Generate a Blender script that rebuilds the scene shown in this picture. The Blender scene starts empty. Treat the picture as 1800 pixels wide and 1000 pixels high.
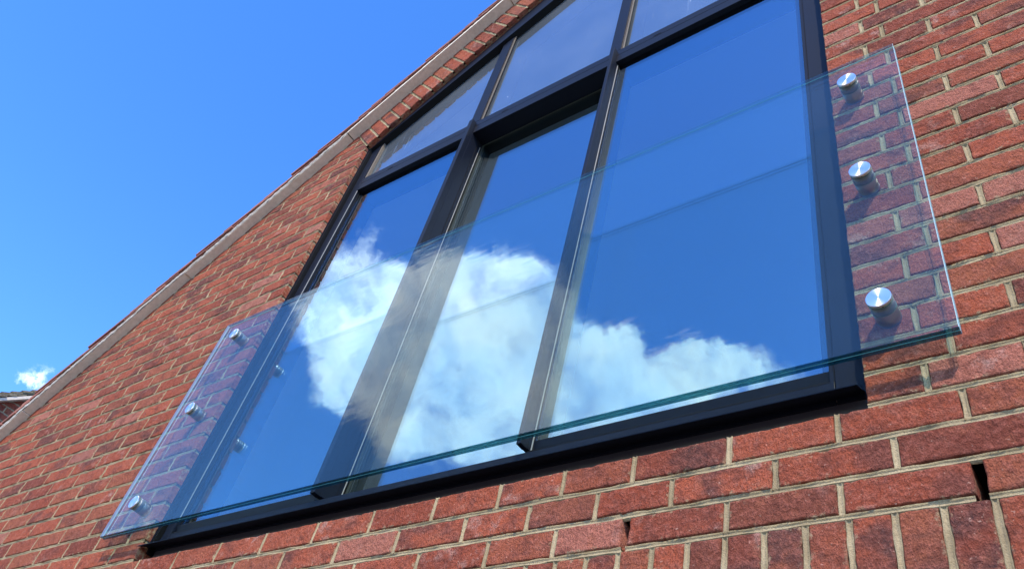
import bpy, bmesh, math, random
import numpy as np
from mathutils import Vector, Matrix, noise
SC = bpy.context.scene
COL = SC.collection
random.seed(7)

# ------------------------------------------------------------------ camera
cam_d = bpy.data.cameras.new('camera'); cam = bpy.data.objects.new('camera', cam_d); COL.objects.link(cam)
cam_d.lens = 36*1467.9/1800; cam_d.sensor_width = 36; cam_d.clip_start = 0.01; cam_d.clip_end = 2000
R = Matrix(((0.802703, 0.290524, 0.520831), (0.560974, -0.664247, -0.494049), (0.202427, 0.688747, -0.696169)))
cam.matrix_world = Matrix.Translation((0, -1.28945, -0.83812)) @ R.to_4x4()
SC.camera = cam

# ------------------------------------------------------------------ sky, clouds, sun
SUN_DIR = Vector((0.38, -0.62, 0.68)).normalized()           # towards the sun
SKY_STRENGTH = 0.15; EXPOSURE = 1.0; SUN_STRENGTH = 2.9; CLOUD = 1.75
W = bpy.data.worlds.new('World'); SC.world = W; W.use_nodes = True
nt = W.node_tree; N = nt.nodes; L = nt.links; N.clear()
def wn(t, **k):
    n = N.new(t)
    for a, b in k.items(): setattr(n, a, b)
    return n
def wmath(op, a, b=None, c=None, clamp=False):
    n = wn('ShaderNodeMath', operation=op, use_clamp=clamp)
    for i, v in enumerate((a, b, c)):
        if v is None: continue
        if isinstance(v, (int, float)): n.inputs[i].default_value = v
        else: L.new(v, n.inputs[i])
    return n.outputs[0]
sky = wn('ShaderNodeTexSky', sky_type='NISHITA', sun_disc=False)
sky.sun_elevation = math.asin(SUN_DIR.z); sky.sun_rotation = math.atan2(SUN_DIR.x, SUN_DIR.y)
sky.altitude = 50; sky.air_density = 1.0; sky.dust_density = 0.25; sky.ozone_density = 4.0
hs = wn('ShaderNodeHueSaturation'); hs.inputs['Saturation'].default_value = 1.26; hs.inputs['Value'].default_value = 1.55; hs.inputs['Hue'].default_value = 0.511
L.new(sky.outputs[0], hs.inputs['Color'])
tc = wn('ShaderNodeTexCoord')
nz = wn('ShaderNodeTexNoise'); nz.inputs['Scale'].default_value = 16; nz.inputs['Detail'].default_value = 10; nz.inputs['Roughness'].default_value = 0.68
L.new(tc.outputs['Generated'], nz.inputs['Vector'])
sub = wn('ShaderNodeVectorMath', operation='SUBTRACT'); L.new(nz.outputs['Color'], sub.inputs[0]); sub.inputs[1].default_value = (0.5, 0.5, 0.5)
scl = wn('ShaderNodeVectorMath', operation='SCALE'); L.new(sub.outputs[0], scl.inputs[0]); scl.inputs['Scale'].default_value = 0.075
wd = wn('ShaderNodeVectorMath', operation='ADD'); L.new(tc.outputs['Generated'], wd.inputs[0]); L.new(scl.outputs[0], wd.inputs[1])
BLOBS = [[-0.6283, -0.3564, 0.6916, 0.0173, 0.6], [-0.662, -0.3516, 0.6619, 0.0265, 0.7], [-0.6233, -0.3961, 0.6743, 0.0228, 0.5], [-0.5878, -0.4005, 0.7029, 0.0135, 0.35], [-0.6864, -0.3568, 0.6337, 0.0263, 0.8], [-0.6567, -0.3975, 0.6409, 0.04, 1], [-0.6995, -0.3809, 0.6046, 0.0249, 1], [-0.6844, -0.4194, 0.5964, 0.041, 1], [-0.6405, -0.4361, 0.6321, 0.0503, 1], [-0.6995, -0.4442, 0.5598, 0.0328, 0.9], [-0.7122, -0.4477, 0.5406, 0.0169, 0.8], [-0.5825, -0.4422, 0.682, 0.0326, 1], [-0.5459, -0.4701, 0.6935, 0.0354, 1], [-0.5106, -0.4952, 0.7029, 0.0259, 1], [-0.4943, -0.5237, 0.6938, 0.0326, 1], [-0.5734, -0.5022, 0.6473, 0.0677, 1], [-0.5263, -0.5578, 0.6417, 0.0741, 1], [-0.6423, -0.4911, 0.5884, 0.0634, 1], [-0.6005, -0.556, 0.5746, 0.0632, 1], [-0.6539, -0.525, 0.5448, 0.0409, 0.8], [-0.5635, -0.6023, 0.5654, 0.053, 1], [-0.5223, -0.6014, 0.6045, 0.06, 1], [-0.4848, -0.5951, 0.641, 0.0416, 1], [-0.4773, -0.6294, 0.6132, 0.053, 1], [-0.439, -0.622, 0.6484, 0.032, 1], [-0.4234, -0.6103, 0.6695, 0.0174, 0.9], [-0.4298, -0.6515, 0.6252, 0.0329, 1], [-0.4746, -0.6588, 0.5837, 0.0394, 0.9], [-0.6744, -0.5332, 0.5108, 0.0156, 0.5], [-0.5897, -0.6019, 0.5386, 0.0329, 0.6], [-0.5168, -0.6424, 0.566, 0.0395, 0.9], [-0.4171, -0.6721, 0.6119, 0.0391, 0.9], [-0.424, -0.6545, 0.6259, 0.0263, 0.8], [-0.3995, -0.6719, 0.6237, 0.0261, 0.8], [-0.3971, -0.6494, 0.6485, 0.0171, 0.8], [-0.3725, -0.6495, 0.6628, 0.0197, 1], [-0.3544, -0.6484, 0.6737, 0.0131, 0.9], [-0.3697, -0.6678, 0.6461, 0.0292, 0.9], [-0.3372, -0.6734, 0.6579, 0.0232, 0.9], [-0.3186, -0.6863, 0.6538, 0.0217, 0.8], [-0.2963, -0.6979, 0.652, 0.0189, 0.7], [-0.2722, -0.712, 0.6473, 0.0162, 0.6], [-0.3484, -0.6915, 0.6328, 0.032, 0.8], [-0.2531, -0.7212, 0.6448, 0.0123, 0.35], [-0.8475, -0.3893, 0.3609, 0.0091, 0.5], [-0.8588, -0.3739, 0.3503, 0.0079, 0.6], [-0.8333, -0.4018, 0.3797, 0.0081, 0.35]]
BLOBS2 = [[-0.8753, 0.2151, 0.4331, 0.012, 0.3], [-0.8694, 0.2207, 0.442, 0.012, 0.32], [-0.8786, 0.2127, 0.4276, 0.008, 0.22], [-0.8734, 0.2256, 0.4316, 0.0133, 0.36]]
acc = None
for (x, y, z, r, w) in BLOBS + BLOBS2:
    d = wn('ShaderNodeVectorMath', operation='DISTANCE'); L.new(wd.outputs[0], d.inputs[0]); d.inputs[1].default_value = (x, y, z)
    mr = wn('ShaderNodeMapRange', interpolation_type='SMOOTHSTEP', clamp=True)
    L.new(d.outputs['Value'], mr.inputs[0]); mr.inputs[1].default_value = r*1.7; mr.inputs[2].default_value = r*0.35
    mr.inputs[3].default_value = 0; mr.inputs[4].default_value = w
    acc = mr.outputs[0] if acc is None else wmath('ADD', acc, mr.outputs[0])
n2 = wn('ShaderNodeTexNoise'); n2.inputs['Scale'].default_value = 17; n2.inputs['Detail'].default_value = 12; n2.inputs['Roughness'].default_value = 0.66
L.new(wd.outputs[0], n2.inputs['Vector'])
na = wmath('MULTIPLY', wmath('SUBTRACT', n2.outputs[0], 0.5), 2.1)
fld = wmath('ADD', wmath('MINIMUM', acc, 1.15), na)
dm = wn('ShaderNodeMapRange', interpolation_type='SMOOTHSTEP', clamp=True); L.new(fld, dm.inputs[0])
dm.inputs[1].default_value = 0.24; dm.inputs[2].default_value = 1.5; dm.inputs[3].default_value = 0; dm.inputs[4].default_value = 0.97
n5 = wn('ShaderNodeTexNoise'); n5.inputs['Scale'].default_value = 7; n5.inputs['Detail'].default_value = 6; L.new(wd.outputs[0], n5.inputs['Vector'])
thin = wn('ShaderNodeMapRange', clamp=True); L.new(n5.outputs[0], thin.inputs[0]); thin.inputs[1].default_value = 0.35; thin.inputs[2].default_value = 0.55; thin.inputs[3].default_value = 0.8; thin.inputs[4].default_value = 1.0
dens = wmath('MULTIPLY', wmath('MULTIPLY', dm.outputs[0], thin.outputs[0]), wmath('MINIMUM', wmath('MULTIPLY', acc, 4.0), 1.0))
n3 = wn('ShaderNodeTexNoise'); n3.inputs['Scale'].default_value = 9.0; n3.inputs['Detail'].default_value = 7; n3.inputs['Roughness'].default_value = 0.55
L.new(wd.outputs[0], n3.inputs['Vector'])
cm = wn('ShaderNodeMapRange', clamp=True); L.new(n3.outputs[0], cm.inputs[0]); cm.inputs[1].default_value = 0.36; cm.inputs[2].default_value = 0.64
cc = wn('ShaderNodeMix', data_type='RGBA'); L.new(cm.outputs[0], cc.inputs[0])
cc.inputs[6].default_value = (0.60, 0.73, 0.94, 1); cc.inputs[7].default_value = (1.0, 0.965, 0.94, 1)
bg1 = wn('ShaderNodeBackground'); L.new(hs.outputs[0], bg1.inputs[0]); bg1.inputs[1].default_value = SKY_STRENGTH
bg2 = wn('ShaderNodeBackground'); L.new(cc.outputs[2], bg2.inputs[0]); bg2.inputs[1].default_value = CLOUD
mx = wn('ShaderNodeMixShader'); L.new(dens, mx.inputs[0]); L.new(bg1.outputs[0], mx.inputs[1]); L.new(bg2.outputs[0], mx.inputs[2])
wo = wn('ShaderNodeOutputWorld'); L.new(mx.outputs[0], wo.inputs[0])
W.cycles.sampling_method = 'MANUAL'; W.cycles.sample_map_resolution = 1024
sun_d = bpy.data.lights.new('sun', 'SUN'); sun_d.energy = SUN_STRENGTH; sun_d.angle = math.radians(0.55); sun_d.color = (1.0, 0.88, 0.72)
sun = bpy.data.objects.new('sun', sun_d); COL.objects.link(sun)
sun.rotation_euler = SUN_DIR.to_track_quat('Z', 'Y').to_euler()
SC.view_settings.view_transform = 'Standard'; SC.view_settings.look = 'None'; SC.view_settings.exposure = EXPOSURE; SC.view_settings.gamma = 1
SC.render.engine = 'CYCLES'
SC.cycles.transparent_max_bounces = 24; SC.cycles.max_bounces = 12; SC.cycles.glossy_bounces = 6
SC.cycles.caustics_reflective = False; SC.cycles.caustics_refractive = False

# ------------------------------------------------------------------ helpers
def tag(o, label=None, cat=None, group=None, kind=None):
    if label: o['label'] = label
    if cat: o['category'] = cat
    if group: o['group'] = group
    if kind: o['kind'] = kind
    return o
def thing(name, label, cat, loc=(0, 0, 0), group=None):
    o = bpy.data.objects.new(name, None); COL.objects.link(o); o.location = loc
    o.empty_display_size = 0.2
    return tag(o, label, cat, group)
class MB:
    def __init__(s): s.v = []; s.f = []; s.m = []
    def add(s, vs, fs, mi=0):
        o = len(s.v); s.v += [tuple(v) for v in vs]
        for f in fs: s.f.append([i+o for i in f]); s.m.append(mi)
    def box(s, x0, x1, y0, y1, z0, z1, mi=0):
        vs = [(x, y, z) for x in (x0, x1) for y in (y0, y1) for z in (z0, z1)]
        s.add(vs, [(0, 1, 3, 2), (4, 6, 7, 5), (0, 4, 5, 1), (2, 3, 7, 6), (0, 2, 6, 4), (1, 5, 7, 3)], mi)
    def prism(s, poly, y0, y1, mi=0):                        # polygon in x,z (counter-clockwise seen from -y)
        n = len(poly); vs = [(x, y0, z) for x, z in poly]+[(x, y1, z) for x, z in poly]
        fs = [tuple(range(n)), tuple(range(2*n-1, n-1, -1))]+[(i+n, (i+1) % n+n, (i+1) % n, i) for i in range(n)]
        s.add(vs, fs, mi)
    def build(s, name, mats, parent=None, bevel=0, seg=2, smooth=False, origin=None):
        if not isinstance(mats, (list, tuple)): mats = [mats]
        me = bpy.data.meshes.new(name)
        org = Vector(origin) if origin is not None else Vector((0, 0, 0))
        me.from_pydata([tuple(Vector(v)-org) for v in s.v], [], s.f)
        for m in mats: me.materials.append(m)
        me.polygons.foreach_set('material_index', s.m)
        if smooth: me.polygons.foreach_set('use_smooth', [True]*len(s.f))
        bm = bmesh.new(); bm.from_mesh(me); bmesh.ops.recalc_face_normals(bm, faces=bm.faces); bm.to_mesh(me); bm.free()
        o = bpy.data.objects.new(name, me); COL.objects.link(o); o.location = org
        if parent: o.parent = parent
        if bevel:
            b = o.modifiers.new('bevel', 'BEVEL'); b.width = bevel; b.segments = seg; b.limit_method = 'ANGLE'; b.angle_limit = math.radians(40)
        return o
class Mat:
    def __init__(s, name):
        s.m = bpy.data.materials.new(name); s.m.use_nodes = True; s.t = s.m.node_tree; s.t.nodes.clear()
        s.out = s.n('ShaderNodeOutputMaterial')
    def n(s, t, **k):
        x = s.t.nodes.new(t)
        for a, b in k.items(): setattr(x, a, b)
        return x
    def l(s, a, b): s.t.links.new(a, b)
    def val(s, sock, v):
        if isinstance(v, bpy.types.NodeSocket): s.l(v, sock)
        else: sock.default_value = v
    def math(s, op, a, b=0.0, clamp=False):
        x = s.n('ShaderNodeMath', operation=op, use_clamp=clamp); s.val(x.inputs[0], a); s.val(x.inputs[1], b); return x.outputs[0]
    def noise(s, vec, scale, detail=4, rough=0.55, dist=0.0):
        x = s.n('ShaderNodeTexNoise'); s.l(vec, x.inputs['Vector']); x.inputs['Scale'].default_value = scale
        x.inputs['Detail'].default_value = detail; x.inputs['Roughness'].default_value = rough; x.inputs['Distortion'].default_value = dist
        return x.outputs[0]
    def ramp(s, v, a, b, c=0.0, d=1.0, smooth=True):
        x = s.n('ShaderNodeMapRange', clamp=True)
        if smooth: x.interpolation_type = 'SMOOTHSTEP'
        s.val(x.inputs[0], v)
        for i, q in enumerate((a, b, c, d)): s.val(x.inputs[i+1], q)
        return x.outputs[0]
    def mix(s, f, a, b, mode='MIX'):
        x = s.n('ShaderNodeMix', data_type='RGBA', blend_type=mode); s.val(x.inputs[0], f)
        s.val(x.inputs[6], a if isinstance(a, bpy.types.NodeSocket) else (*a, 1)); s.val(x.inputs[7], b if isinstance(b, bpy.types.NodeSocket) else (*b, 1))
        return x.outputs[2]
    def mapping(s, vec, scale=(1, 1, 1), loc=(0, 0, 0), rot=(0, 0, 0)):
        x = s.n('ShaderNodeMapping'); s.l(vec, x.inputs[0]); x.inputs['Scale'].default_value = scale; x.inputs['Location'].default_value = loc; x.inputs['Rotation'].default_value = rot
        return x.outputs[0]
    def bump(s, h, dist, strength=1.0):
        x = s.n('ShaderNodeBump'); s.l(h, x.inputs['Height']); x.inputs['Distance'].default_value = dist; x.inputs['Strength'].default_value = strength
        return x.outputs[0]
    def bsdf(s, col, rough=0.5, metal=0.0, normal=None, spec=0.5, **k):
        x = s.n('ShaderNodeBsdfPrincipled'); s.val(x.inputs['Base Color'], col if isinstance(col, bpy.types.NodeSocket) else (*col, 1))
        s.val(x.inputs['Roughness'], rough); x.inputs['Metallic'].default_value = metal; x.inputs['Specular IOR Level'].default_value = spec
        if normal is not None: s.l(normal, x.inputs['Normal'])
        for a, b in k.items(): s.val(x.inputs[a], b)
        s.l(x.outputs[0], s.out.inputs[0]); return x

# ------------------------------------------------------------------ materials
def brick_mat(name, dull=1.0):
    M = Mat(name); tc = M.n('ShaderNodeTexCoord').outputs['Object']
    at = M.n('ShaderNodeAttribute', attribute_name='tone'); sep = M.n('ShaderNodeSeparateColor'); M.l(at.outputs['Color'], sep.inputs[0])
    r, g, b = sep.outputs
    off = M.n('ShaderNodeVectorMath', operation='MULTIPLY_ADD'); M.l(at.outputs['Color'], off.inputs[0]); off.inputs[1].default_value = (37, 53, 71); M.l(tc, off.inputs[2])
    v = off.outputs[0]
    base = M.mix(r, (0.27, 0.060, 0.032), (0.44, 0.110, 0.055))
    base = M.mix(M.ramp(g, 0.62, 0.95), base, (0.35, 0.110, 0.058))
    base = M.mix(M.ramp(r, 0.16, 0.06, 0, 0.55), base, (0.13, 0.045, 0.034)); base = M.mix(M.ramp(b, 0.07, 0.03, 0, 0.5), base, (0.52, 0.25, 0.19))
    # kiln darkening in broad slanted bands on some bricks
    n1 = M.noise(M.mapping(v, (7, 7, 14), rot=(0, 0.5, 0)), 1.0, 3, 0.5)
    dark = M.math('MULTIPLY', M.ramp(n1, 0.44, 0.64), M.ramp(b, 0.25, 0.8, 0.0, 0.95))
    col = M.mix(dark, base, (0.085, 0.045, 0.042))
    n1b = M.noise(v, 22, 4, 0.6)
    col = M.mix(M.ramp(n1b, 0.50, 0.68, 0, 0.7), col, (0.15, 0.050, 0.036)); col = M.mix(M.ramp(n1b, 0.46, 0.30, 0, 0.5), col, (0.44, 0.15, 0.085))
    # lime bloom
    n2 = M.noise(v, 26, 6, 0.68)
    bloom = M.math('MULTIPLY', M.ramp(n2, 0.50, 0.66), M.ramp(g, 0.6, 0.0, 0.2, 0.85))
    bloom = M.math('MULTIPLY', bloom, M.ramp(M.noise(v, 8, 2), 0.45, 0.62))
    col = M.mix(bloom, col, (0.52, 0.31, 0.25))
    n3 = M.noise(v, 300, 3, 0.7); n4 = M.noise(v, 75, 5, 0.7)
    col = M.mix(M.ramp(n4, 0.42, 0.70, 0, 0.5), col, (0.46, 0.16, 0.115))
    col = M.mix(M.ramp(n3, 0.36, 0.58, 0.6, 0.0), col, (0.17, 0.05, 0.035))
    col = M.mix(M.ramp(M.noise(v, 120, 3, 0.6), 0.66, 0.74, 0, 0.5), col, (0.66, 0.42, 0.32))
    # mortar smeared over the arrises
    sm = M.math('MULTIPLY', M.ramp(M.math('ADD', M.noise(tc, 60, 5, 0.7), M.math('MULTIPLY', at.outputs['Alpha'], 0.20)), 0.66, 0.80), M.ramp(M.noise(tc, 5, 2), 0.42, 0.60, 0.0, 0.75))
    col = M.mix(sm, col, (0.44, 0.33, 0.20))
    sl = M.noise(M.mapping(v, (240, 240, 110), rot=(0, 0.45, 0)), 1.0, 5, 0.68)
    h = M.math('ADD', M.math('ADD', M.math('MULTIPLY', sl, 1.1), M.math('MULTIPLY', n4, 1.3)), M.math('MULTIPLY', M.noise(v, 34, 3, 0.6), 0.9))
    M.bsdf(col, 0.93, 0, M.bump(h, 0.0095, 1.0), 0.12)
    return M.m
brick = brick_mat('brick')
M = Mat('mortar'); tcv = M.n('ShaderNodeTexCoord').outputs['Object']
n1 = M.noise(tcv, 9, 4); n2 = M.noise(tcv, 420, 3, 0.7)
c = M.mix(M.ramp(n1, 0.35, 0.68), (0.29, 0.228, 0.135), (0.44, 0.355, 0.22)); c = M.mix(M.ramp(n2, 0.35, 0.6, 0.45, 0), c, (0.20, 0.165, 0.11))
M.bsdf(c, 0.95, 0, M.bump(M.math('ADD', M.noise(tcv, 140, 5, 0.7), M.math('MULTIPLY', n2, 0.6)), 0.0038, 1.0), 0.1); mortar = M.m
M = Mat('cavity'); M.bsdf((0.02, 0.017, 0.014), 0.9); cavity = M.m
def alu(name, col, rough=0.28, bump=0.0006):
    M = Mat(name); tc = M.n('ShaderNodeTexCoord').outputs['Object']
    n = M.noise(tc, 6, 4); d = M.noise(tc, 60, 5, 0.7)
    c = M.mix(M.ramp(d, 0.60, 0.85, 0, 0.06), col, (0.22, 0.22, 0.22))
    M.bsdf(c, M.ramp(n, 0.3, 0.7, rough-0.02, rough+0.03), 0, None, 0.12)
    return M.m
frame_m = alu('anthracite_powder_coat', (0.008, 0.011, 0.020), 0.45)
sash_m = alu('sash_reflection_tint', (0.032, 0.040, 0.036), 0.35)  # frame coat with a green-grey reflection put into its colour
gasket_m = alu('black_rubber', (0.008, 0.008, 0.009), 0.5)
seal_m = alu('pale_sealant', (0.30, 0.30, 0.29), 0.35)
tan_m = alu('tan_spacer', (0.17, 0.14, 0.11), 0.5)
def glass(name, ior, tint, dirt=0.0, wave=0.0, refl=(0.97, 0.985, 1)):
    M = Mat(name); tc = M.n('ShaderNodeTexCoord').outputs['Object']
    ge = M.n('ShaderNodeNewGeometry'); dp = M.n('ShaderNodeVectorMath', operation='DOT_PRODUCT')
    M.l(ge.outputs['Normal'], dp.inputs[0]); M.l(ge.outputs['Incoming'], dp.inputs[1])
    f0 = ((ior-1)/(ior+1))**2                                  # Schlick's law, the same from both sides of a thin sheet
    sch = M.math('ADD', M.math('MULTIPLY', M.math('POWER', M.math('SUBTRACT', 1.0, M.math('ABSOLUTE', dp.outputs['Value'])), 5.0), 1-f0), f0)
    gl = M.n('ShaderNodeBsdfGlossy'); gl.inputs['Roughness'].default_value = 0.0; gl.inputs['Color'].default_value = (*refl, 1)
    tr = M.n('ShaderNodeBsdfTransparent'); tr.inputs['Color'].default_value = (*tint, 1)
    if wave:
        bp = M.bump(M.noise(M.mapping(tc, (1.2, 1.2, 3.0)), 5.0, 2, 0.4), wave, 1.0); M.l(bp, gl.inputs['Normal'])
    mx = M.n('ShaderNodeMixShader'); M.l(sch, mx.inputs[0]); M.l(tr.outputs[0], mx.inputs[1]); M.l(gl.outputs[0], mx.inputs[2])
    s = mx.outputs[0]
    if dirt:
        df = M.n('ShaderNodeBsdfDiffuse'); df.inputs['Color'].default_value = (0.62, 0.70, 0.80, 1)
        st = M.ramp(M.noise(M.mapping(tc, (70, 70, 2.0), rot=(0, 0.10, 0)), 1.0, 4, 0.6, 0.6), 0.62, 0.74, 0, 0.6)
        st = M.math('MULTIPLY', st, M.ramp(M.noise(tc, 3.3, 2), 0.50, 0.62))
        sp = M.ramp(M.noise(tc, 55, 2, 0.5), 0.77, 0.82, 0, 0.6)
        hz = M.ramp(M.noise(tc, 2.6, 4, 0.6), 0.3, 0.75, dirt*0.7, dirt)
        f = M.math('ADD', M.math('ADD', st, sp), hz, clamp=True)
        m2 = M.n('ShaderNodeMixShader'); M.l(f, m2.inputs[0]); M.l(s, m2.inputs[1]); M.l(df.outputs[0], m2.inputs[2]); s = m2.outputs[0]
    M.l(s, M.out.inputs[0]); return M.m
pane_m = glass('solar_control_glass', 2.85, (0.80, 0.87, 0.90), 0.0, 0.0, (0.66, 0.86, 1.0))
upper_m = glass('dusty_glass', 2.7, (0.46, 0.56, 0.64), 0.09, 0.0, (0.72, 0.92, 1.0))
bal_m = glass('laminated_glass', 1.47, (0.89, 0.96, 0.955), 0.0, 0.0007, (0.90, 0.93, 0.90))
M = Mat('glass_bonded_face'); tp = M.n('ShaderNodeBsdfTransparent'); M.l(tp.outputs[0], M.out.inputs[0]); bond_m = M.m
M = Mat('glass_edge'); M.bsdf((0.001, 0.060, 0.115), 0.12, 0, None, 0.5); edge_m = M.m
tp = M.n('ShaderNodeBsdfTransparent'); tp.inputs['Color'].default_value = (0.15, 0.55, 0.62, 1); mxs = M.n('ShaderNodeMixShader'); mxs.inputs[0].default_value = 0.3
bs = [x for x in M.t.nodes if x.type == 'BSDF_PRINCIPLED'][0]; M.l(bs.outputs[0], mxs.inputs[1]); M.l(tp.outputs[0], mxs.inputs[2]); M.l(mxs.outputs[0], M.out.inputs[0])
M = Mat('glass_side_edge'); tl = M.n('ShaderNodeBsdfTranslucent'); tl.inputs[0].default_value = (0.95, 0.97, 0.95, 1); gl2 = M.n('ShaderNodeBsdfGlossy'); gl2.inputs[0].default_value = (0.8, 0.9, 0.92, 1); gl2.inputs['Roughness'].default_value = 0.15
tp = M.n('ShaderNodeBsdfTransparent'); tp.inputs['Color'].default_value = (0.7, 0.92, 0.92, 1)
m1 = M.n('ShaderNodeMixShader'); m1.inputs[0].default_value = 0.3; M.l(tl.outputs[0], m1.inputs[1]); M.l(gl2.outputs[0], m1.inputs[2])
m2 = M.n('ShaderNodeMixShader'); m2.inputs[0].default_value = 0.15; M.l(m1.outputs[0], m2.inputs[1]); M.l(tp.outputs[0], m2.inputs[2]); M.l(m2.outputs[0], M.out.inputs[0]); side_m = M.m
M = Mat('glass_top_edge'); tp = M.n('ShaderNodeBsdfTransparent'); tp.inputs['Color'].default_value = (0.72, 0.90, 0.90, 1)
gl2 = M.n('ShaderNodeBsdfGlossy'); gl2.inputs[0].default_value = (0.7, 0.85, 0.87, 1); gl2.inputs['Roughness'].default_value = 0.1
m2 = M.n('ShaderNodeMixShader'); m2.inputs[0].default_value = 0.92; M.l(gl2.outputs[0], m2.inputs[1]); M.l(tp.outputs[0], m2.inputs[2]); M.l(m2.outputs[0], M.out.inputs[0]); top_m = M.m
M = Mat('glass_interlayer'); M.bsdf((0.10, 0.42, 0.44), 0.4, 0, None, 0.5); inter_m = M.m
M = Mat('ground_arris'); M.bsdf((0.46, 0.56, 0.59), 0.35, 0, None, 0.5); arris_m = M.m
def steel(name, rough, aniso=0.0, col=(0.62, 0.62, 0.63)):
    M = Mat(name); tc = M.n('ShaderNodeTexCoord').outputs['Object']
    tg = M.n('ShaderNodeTangent', direction_type='RADIAL', axis='Y')
    x = M.bsdf(col, rough, 1.0, None); x.inputs['Anisotropic'].default_value = aniso; M.l(tg.outputs[0], x.inputs['Tangent'])
    return M.m
cap_m = steel('turned_steel', 0.3, 0.92, (0.72, 0.72, 0.74)); barrel_m = steel('satin_steel', 0.42, 0.3, (0.36, 0.36, 0.38))
M = Mat('fibre_cement_board'); tcv = M.n('ShaderNodeTexCoord').outputs['Object']
M.bsdf(M.mix(M.ramp(M.noise(tcv, 45, 6, 0.7), 0.3, 0.7), (0.60, 0.525, 0.42), (0.72, 0.64, 0.53)), 0.9, 0, M.bump(M.noise(tcv, 260, 4), 0.0008, 0.5), 0.2); board_m = M.m
M = Mat('bedding_mortar'); tcv = M.n('ShaderNodeTexCoord').outputs['Object']
M.bsdf(M.mix(M.ramp(M.noise(tcv, 40, 5, 0.7), 0.3, 0.7), (0.24, 0.22, 0.19), (0.42, 0.395, 0.35)), 0.95, 0, M.bump(M.noise(tcv, 120, 5), 0.004, 0.8), 0.1); bed_m = M.m
def tile_mat(name, a, b, c):
    M = Mat(name); tc = M.n('ShaderNodeTexCoord').outputs['Object']
    col = M.mix(M.ramp(M.noise(tc, 7, 3), 0.35, 0.65), a, b); col = M.mix(M.ramp(M.noise(tc, 60, 6, 0.7), 0.5, 0.72, 0, 0.7), col, c)
    M.bsdf(col, 0.9, 0, M.bump(M.noise(tc, 220, 4, 0.7), 0.0015, 0.8), 0.15); return M.m
tile_m = tile_mat('clay_tile', (0.27, 0.105, 0.075), (0.19, 0.08, 0.065), (0.34, 0.22, 0.17))
tile2_m = tile_mat('weathered_tile', (0.19, 0.165, 0.11), (0.12, 0.10, 0.07), (0.34, 0.33, 0.27))
M = Mat('plaster'); M.bsdf((0.82, 0.84, 0.84), 0.9); plaster_m = M.m
M = Mat('pale_carpet'); M.bsdf((0.55, 0.54, 0.52), 0.95); floor_m = M.m
M = Mat('paving'); tcv = M.n('ShaderNodeTexCoord').outputs['Object']
M.bsdf(M.mix(M.ramp(M.noise(tcv, 1.5, 6, 0.6), 0.35, 0.65), (0.15, 0.14, 0.12), (0.22, 0.205, 0.18)), 0.9, 0, M.bump(M.noise(tcv, 40, 5), 0.004), 0.2); pave_m = M.m
M = Mat('leaded_black'); M.bsdf((0.065, 0.066, 0.078), 0.5); black_m = M.m

# ------------------------------------------------------------------ lines of the gable
XL, XR = -2.767, -0.345; ZS = 0.217; C = 0.075
TH = 0.765                                                    # slope of the verge
def zv(x): return 2.822+TH*(x+2.938) if x < APEX else 2.822+TH*(2*APEX-x+2.938)
APEX = 0.35
def za(x): return 2.662+0.795*(x+2.767)                       # underside of the raking brick course
GROUND = -2.45
th = math.atan(TH); ct, st_ = math.cos(th), math.sin(th)

# ------------------------------------------------------------------ ground
mb = MB(); mb.add([(-400, -400, GROUND), (400, -400, GROUND), (400, 400, GROUND), (-400, 400, GROUND)], [(0, 1, 2, 3)])
tag(mb.build('ground', pave_m), 'pale paved ground below the house wall', None, None, 'structure')

# ------------------------------------------------------------------ the house
house = thing('brick_house', 'red brick gable wall with tiled verge holding the big black framed window', 'house', (0, 0, GROUND))
def part(mbx, name, mats, parent=house, **k):
    o = mbx.build(name, mats, None, **k)
    o.parent = parent; o.matrix_parent_inverse = Matrix.Translation(-Vector(world_loc(parent)))
    return o
def world_loc(o):
    l = Vector(o.location)
    return l if o.parent is None else l

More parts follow.
